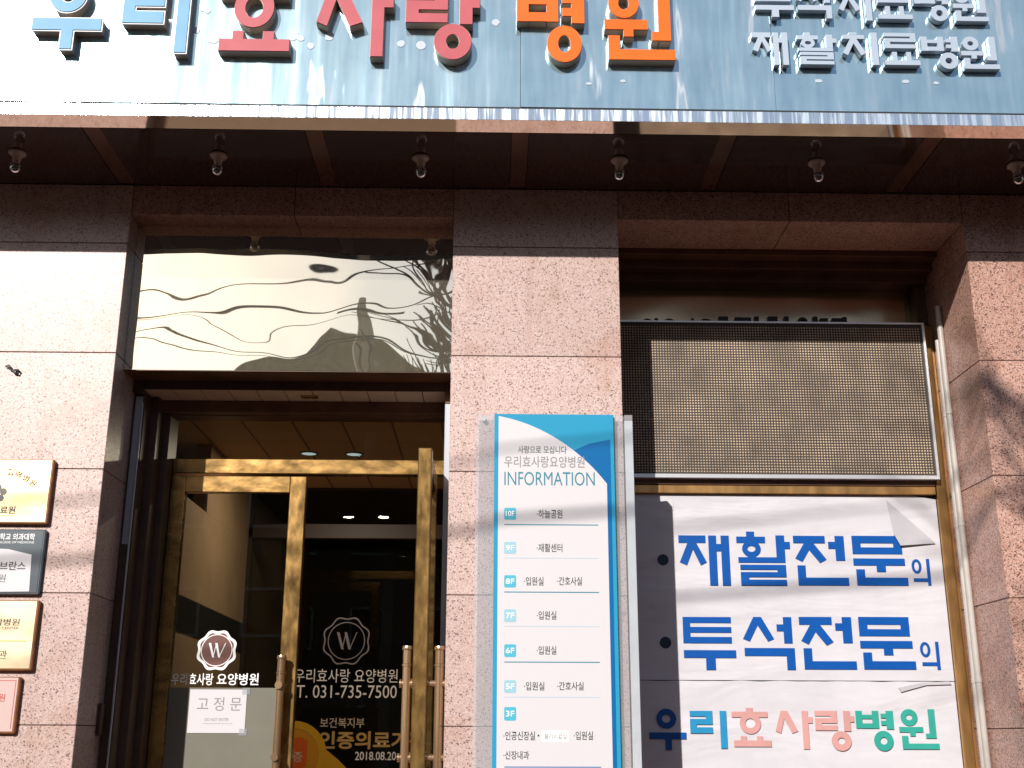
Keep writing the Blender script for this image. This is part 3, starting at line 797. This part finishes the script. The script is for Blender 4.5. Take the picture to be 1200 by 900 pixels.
for s, y0, y1, mk in (('10F',595,609,'badge'),('9F',635,649,'badge_pale'),('8F',674,688.5,'badge'),('7F',714,729,'badge_pale'),('6F',755,770,'badge'),('5F',797,812,'badge_pale'),('3F',828.5,844.5,'badge')):
    badge(590.8, y0, 604.8, y1, s, mk)
for s, a, y0, b, y1 in (('·하늘공원',629,597,659,607.5),('·재활센터',629,637,659,647),('·입원실',614,676,637,686),('·간호사실',653,676,682,686),('·입원실',629,716,652,726),('·입원실',629,757,652,767),
        ('·입원실',614,799,638,809),('·간호사실',653,799,684,809),('·인공신장실',590,857,627,867.5),('·입원실',672.5,857,695,867),('·신장내과',590,880,620,890)):
    T(s, a, y0, b, y1, 'ink', .010)
X0, X1, Z0, Z1 = rect(630, 861, 632, 863, YW); MB().box(X0, X1, YW, YW+.0006, Z0, Z1).build('dot', M['ink'], I)
X0, X1, Z0, Z1 = rect(634.5, 856.5, 666.5, 869, YW); o = MB().box(X0, X1, YW, YW+.0006, Z0, Z1).build('name_strip', M['pure'], I)
text('물리치료실', rect(638, 860, 664, 866.5, YW), YW-.0008, M['dark_gray_ink'], 'strip_lettering', o)
for y, mk in ((615,'teal_ink'),(654,'pale_line'),(694,'teal_ink'),(734,'pale_line'),(776,'teal_ink'),(817,'pale_line'),(899,'deep_blue')):
    X0, X1, Z0, Z1 = rect(591, y-.6, 701+(y-615)*.012, y+.6, YW); MB().box(X0, X1, YW+.0001, YW+.0006, Z0, Z1).build('divider_line', M[mk], I)

# ================================================================ plaques on the left pillar
def plaque(px1, y0, y1, wpx, label, face_m, edge_m, d=.03):
    t = thing('wall_plaque', label, 'plaque', 'wall plaques on the left granite pillar')
    X0, X1, Z0, Z1 = rect(px1-wpx, y0, px1, y1, -d)
    X1 = at(px1, (y0+y1)/2, -d)[0]
    rim = .012
    MB().box(X0, X1, -d, -.0005, Z0, Z1, .006).build('plaque_body', edge_m, t)
    MB().box(X0+.004, X1-rim, -d-.002, -d+.002, Z0+rim*.9, Z1-.004, .001).build('plate', face_m, t)
    return t, X0, X1, Z0, Z1, -d-.0028
p1, *_r = plaque(60, 538, 614, 125, 'gold plaque with arched Korean words and a small flower emblem, topmost plaque', M['gold_plate'], M['wood']); Y1 = _r[-1]
for s, px, py, rot in (('협', 12.5, 553, 8), ('력', 21.5, 556, 16), ('병', 30.5, 560.5, 26), ('원', 38.5, 566, 34)):
    X, Z = at(px, py, Y1); o = text(s, (-.017, .017, -.018, .018), 0, M['ink'], 'lettering', p1, .025)
    o.matrix_local = Matrix.Translation((X, Y1, Z)) @ Matrix.Rotation(math.radians(rot), 4, 'Y')
text('료원', rect(0, 593, 18, 602, Y1), Y1, M['ink'], 'lettering', p1, .025)
text('의', rect(-11, 593, -2, 602, Y1), Y1, M['ink'], 'lettering', p1, .01)
X0, X1, Z0, Z1 = rect(-25, 604, 17, 604.6, Y1); MB().box(X0, X1, Y1, Y1+.0006, Z0, Z1).build('rule', M['ink'], p1)
mb = MB()
pts = [at(-30+k*4, 553+.0065*(k*4-26)**2*.75+4, Y1) for k in range(0, 17)]
for a, b in zip(pts[:-1], pts[1:]): mb.flat([(a[0],a[1]),(b[0],b[1]),(b[0],b[1]+.003),(a[0],a[1]+.003)], Y1)
mb.build('arch_line', M['gold_ink'], p1)
mb = MB()
for k in range(5):
    X, Z = at(-3, 578, Y1); a = math.radians(90+72*k); mb.ring(X+.03*math.cos(a), Z+.03*math.sin(a), .018, .018, .0175, Y1-.0003*k, Y1+.0005, 20)
mb.build('flower_emblem', M['dark_gray_ink'], p1)
p2, *_r = plaque(50, 620, 697, 125, 'slate grey plaque with a white lower field, second plaque from top', M['slate'], M['slate'], .026); Y1 = _r[-1]
cv = [at(-60, 648, Y1), at(-20, 642, Y1), at(10, 643.5, Y1), at(37, 650, Y1), at(34, 693, Y1), at(-60, 694, Y1)]
MB().prism(cv, Y1, Y1+.001).build('white_field', M['white'], p2)
text('학교 의과대학', rect(0, 625, 41, 633, Y1), Y1, M['pure'], 'lettering', p2, .012)
text('UNIVERSITY COLLEGE OF MEDICINE', rect(-30, 634.2, 40, 636.6, Y1), Y1, M['pure'], 'lettering', p2)
text('브란스', rect(-.5, 658, 30, 668, Y1), Y1-.0008, M['ink'], 'lettering', p2, .015)
text('원', rect(-2, 673, 6.5, 682, Y1), Y1-.0008, M['ink'], 'lettering', p2)
p3, *_r = plaque(42, 703, 786, 120, 'cream gold plaque with a thin green line and wooden edge, third plaque from top', M['cream_plate'], M['wood']); Y1 = _r[-1]
text('병원', rect(4, 725, 23, 733, Y1), Y1, M['ink'], 'lettering', p3, .012)
text('의학', rect(-16, 725, 3, 733, Y1), Y1, M['ink'], 'lettering', p3, .012)
text('MEDICAL CENTER', rect(-22, 734.5, 22, 737.5, Y1), Y1, M['ink'], 'lettering', p3)
text('과', rect(-1, 762, 8, 770, Y1), Y1, M['ink'], 'lettering', p3, .012)
X0, X1, Z0, Z1 = rect(-40, 750.5, 31, 751.6, Y1); MB().box(X0, X1, Y1, Y1+.0006, Z0, Z1).build('rule', M['green_ink'], p3)
X0, X1, Z0, Z1 = rect(-10, 771.4, 7, 772, Y1); MB().box(X0, X1, Y1, Y1+.0006, Z0, Z1).build('rule', M['ink'], p3)
p4, *_r = plaque(21, 793, 860, 110, 'pale pink plaque with a thin red border line, lowest plaque', M['pink_plate'], M['wood'], .026); Y1 = _r[-1]
text('원', rect(-2, 813, 6, 822, Y1), Y1, M['red_ink'], 'lettering', p4, .01)
X0, X1, Z0, Z1 = rect(15, 797, 15.7, 854, Y1); mb = MB().box(X0, X1, Y1, Y1+.0006, Z0, Z1)
a, b, c, d = rect(-60, 797, 14.9, 797.7, Y1); mb.box(a, X0-.0002, Y1, Y1+.0006, c, d); mb.build('border_line', M['red_ink'], p4)

# small iron hook on the left pillar
pts = [at(x, y, -.006) for x, y in ((7,430),(11,428.5),(13,431),(12,433),(15,434.5),(18,438),(22,438.5),(23.5,436),(21,433.5),(17,434))]
o = MB().tube([(a, -.012, b) for a, b in pts], .0055, 8).build('iron_hook', M['black_metal'])
tag(o, 'small black iron hook on the pale granite at the left', 'hook')

# ================================================================ conduit pipes on the return of the right pillar
for y, r, zt, lab in ((.435, .017, 4.05, 'white conduit pipe running down the right pillar side, nearer to the street'), (.50, .014, 3.86, 'thinner pale conduit pipe beside the brass window frame')):
    t = thing('conduit_pipe', lab, 'pipe', 'conduit pipes by the window')
    X = XR-r-.003
    MB().tube([(X, y, .9), (X, y, zt)], r, 16).build('pipe', M['pvc'], t)
    mb = MB()
    for z in (1.9, 2.75, 3.4): mb.tube([(X, y, z-.012), (X, y, z+.012)], r+.003, 16)
    mb.build('pipe_clip', M['pvc'], t)

# ================================================================ things stuck on the doors
YS = .7625
n = thing('paper_notice', 'white paper notice taped on the frosted lower glass of the door', 'notice')
X0, X1, Z0, Z1 = rect(221, 808, 288, 859, YS-.002)
MB().box(X0, X1, YS-.002, YS, Z0, Z1).build('paper', M['white'], n)
text('고 정 문', rect(231, 817, 283, 833, YS-.003), YS-.0028, M['gray_ink'], 'lettering', n)
text('DO NOT ENTER', rect(240, 841.5, 268, 845, YS-.003), YS-.0028, M['gray_ink'], 'small_lettering', n)
text('......................', rect(238, 847.5, 272, 848.5, YS-.003), YS-.0028, M['gray_ink'], 'small_lettering', n)
mb = MB()
for px, py in ((288, 810), (284, 858)):
    a, b, c, d = rect(px-4, py-4, px+5, py+4, YS-.003); mb.box(a, b, YS-.0034, YS-.0022, c, d)
mb.build('tape_and_lit_notch', M['acrylic'], n)
d = thing('door_seal', 'brown and white scalloped W seal with hospital name on the door glass', 'sticker')
seal(254, 762, 20.5, .7665, M['pure'], M['seal_brown'], d, 'emblem')
text('우리효사랑', rect(201, 789, 250, 803, .766), .766, M['pure'], 'lettering', d, .012)
text('요양병원', rect(254, 789, 303, 803, .766), .766, M['pure'], 'lettering', d, .012)

c = thing('certification_seal', 'round gold certification seal sticker on the dark inner glass', 'sticker')
YC = YI-.045
X, Z = at(346, 886, YC); R = 37/1366*9.3
X -= .02
MB().ring(X, Z, R, R, R*.22, YC-.003, YC, 48).build('gold_rim', M['gold_seal'], c)
MB().ring(X, Z, R*.775, R*.775, R*.77, YC-.001, YC+.0005, 48).build('gold_disc', mat('amber_disc', (.62,.28,.02), .4, .3), c)
w_ = R*.42
MB().prism([(X-w_, Z+w_), (X-w_*.6, Z+w_*1.25), (X+w_*.6, Z+w_*1.25), (X+w_, Z+w_), (X+w_, Z-w_*.6), (X, Z-w_*1.25), (X-w_, Z-w_*.6)], YC-.004, YC-.0012).build('shield', M['orange_seal'], c)
text('인증', (X-w_*.7, X+w_*.7, Z-w_*.4, Z+w_*.3), YC-.005, M['beige_ink'], 'lettering', c, .01)
swo = [at(a, b, YC) for a, b in ((372, 872), (384, 880), (396, 890), (410, 904), (420, 930), (350, 930), (366, 900))]
MB().prism(swo, YC-.0008, YC).build('gold_swoosh', M['gold_seal'], c)

# ================================================================ across the street (mostly seen in the reflections and by their shadows)
M['stucco'] = paint('stucco', (.60,.50,.38), .8, .3, .08, 2)
M['brick'] = paint('brick_wall', (.45,.28,.17), .85, .3, .15, 4)
M['roof'] = paint('dark_roof', (.34,.25,.13), .8, .3, .2, 4)
def house(x0, x1, y, h, mk, label, gable=0):
    t = thing('street_house', label, 'house', 'houses across the street')
    MB().box(x0, x1, y-9, y, 0, h).build('wall', M[mk], t)
    if gable:
        xm = (x0+x1)/2
        MB().prism([(x0-.4, h), (x1+.4, h), (xm, h+gable)], y-9.3, y+.3).build('roof', M['roof'], t)
    else:
        MB().box(x0-.15, x1+.15, y-9.1, y+.15, h+.002, h+.3).build('roof', M['roof'], t)
    z = 1.2
    while z+1.5 < h:
        x = x0+.9
        while x+1.3 < x1:
            f = MB().box(x, x+1.2, y+.001, y+.06, z, z+1.3).build('window', M['alu'], t)
            MB().box(x+.08, x+1.12, y+.061, y+.07, z+.08, z+1.22).build('pane', M['black_metal'], f)
            x += 2.3
        z += 2.9
house(-21, -9.9, -24, 9.6, 'stucco', 'low stucco house with flat roof across the street')
house(-9.8, 1.0, -24, 9.4, 'brick', 'brick house with dark gable roof across the street', 2.6)
house(2.5, 15, -25, 9.4, 'stucco', 'two storey stucco house with flat roof across the street')

house(-40, -21.8, -25, 10.5, 'brick', 'unseen long brick house added at the far left end of the street')  # unseen, added to cut low sky light under the canopy
house(16, 38, -25, 12, 'brick', 'unseen tall brick house added at the far right end of the street')  # likewise added out of view to block low sky light

# cables above the pavement: their shadows cross the front
sd = Vector((0, -1, 0))
k = 7.0
def cable(p, q, r, label):
    pts = []
    for i in range(41):
        u = -1.0+3.0*i/40
        x = p[0]+(q[0]-p[0])*u; z = p[1]+(q[1]-p[1])*u
        pts.append((x-.46*k, -k, z+.565*k))
    o = MB().tube(pts, r*.8, 8).build('overhead_cable', M['ink'])
    tag(o, label, 'cable', 'cables above the street')
cable(at(48, 659, 0), at(721, 609, 0), .020, 'thick overhead cable bundle casting the lower shadow band across the front')
cable(at(48, 590, 0), at(648, 531, 0), .012, 'thinner overhead cable casting the faint upper shadow band')

cable_y = -14.0
for (xa, za, xb, zb, r, lab) in ((-14, 8.9, 10, 8.3, .022, 'thick black cable strung high across the far side of the street'), (-14, 8.2, 10, 8.9, .013, 'thin black cable crossing just under the thick one'),
        (-14, 9.3, 10, 9.1, .012, 'topmost thin cable on the far side of the street')):
    pts = [(xa+(xb-xa)*i/20, cable_y, za+(zb-za)*i/20-.25*math.sin(math.pi*i/20)) for i in range(21)]
    tag(MB().tube(pts, r, 8).build('street_cable', M['ink']), lab, 'cable', 'cables across the street')
t = thing('utility_pole', 'concrete utility pole with crossarm across the street', 'pole')
MB().tube([(-2.3, cable_y-.16, 0), (-2.3, cable_y-.16, 9.7)], [.14, .10], 14).build('pole', M['stucco'], t)
MB().box(-3.0, -1.6, cable_y-.06, cable_y-.038, 9.2, 9.3).build('crossarm', M['black_metal'], t)

# bare street tree: its branches shade the right pillar
tr = thing('street_tree', 'bare street tree with thin branches in front of the hospital', 'tree')
trunk = MB(); crown = MB()
random.seed(11)
base = Vector((-.30, -8.9, 0.1))
trunk.tube([base, base+Vector((.03,.02,2.5)), base+Vector((.1,0,5.0)), base+Vector((.2,.1,7.2))], [.14,.115,.09,.05], 12)
def branch(p, d, r, n):
    L_ = .42+.35*random.random(); pts = [p]; q = p.copy(); dd = d.copy()
    for i in range(3):
        dd = (dd+Vector((random.uniform(-.22,.22), random.uniform(-.22,.22), random.uniform(-.08,.2)))).normalized()
        q = q+dd*L_/3*(1.2 if n > 1 else 1); pts.append(q.copy())
    crown.tube(pts, [r, r*.85, r*.7, r*.55], 6, False)
    if n > 0:
        for j in range(3):
            v = (dd+Vector((random.uniform(-.75,.75), random.uniform(-.75,.75), random.uniform(-.35,.6)))).normalized()
            branch(pts[random.choice((1, 2, 3))], v, r*.58, n-1)
for j in range(13):
    a = j*2.4; h = 4.4+j*.24
    branch(base+Vector((.1+.015*j, .03, h)), Vector((.75*math.cos(a), .75*math.sin(a), .65)).normalized(), .08, 3)
trunk.build('trunk', M['ink'], tr)
crown.build('crown', mat('bark', (.10,.07,.05), .9), tr)
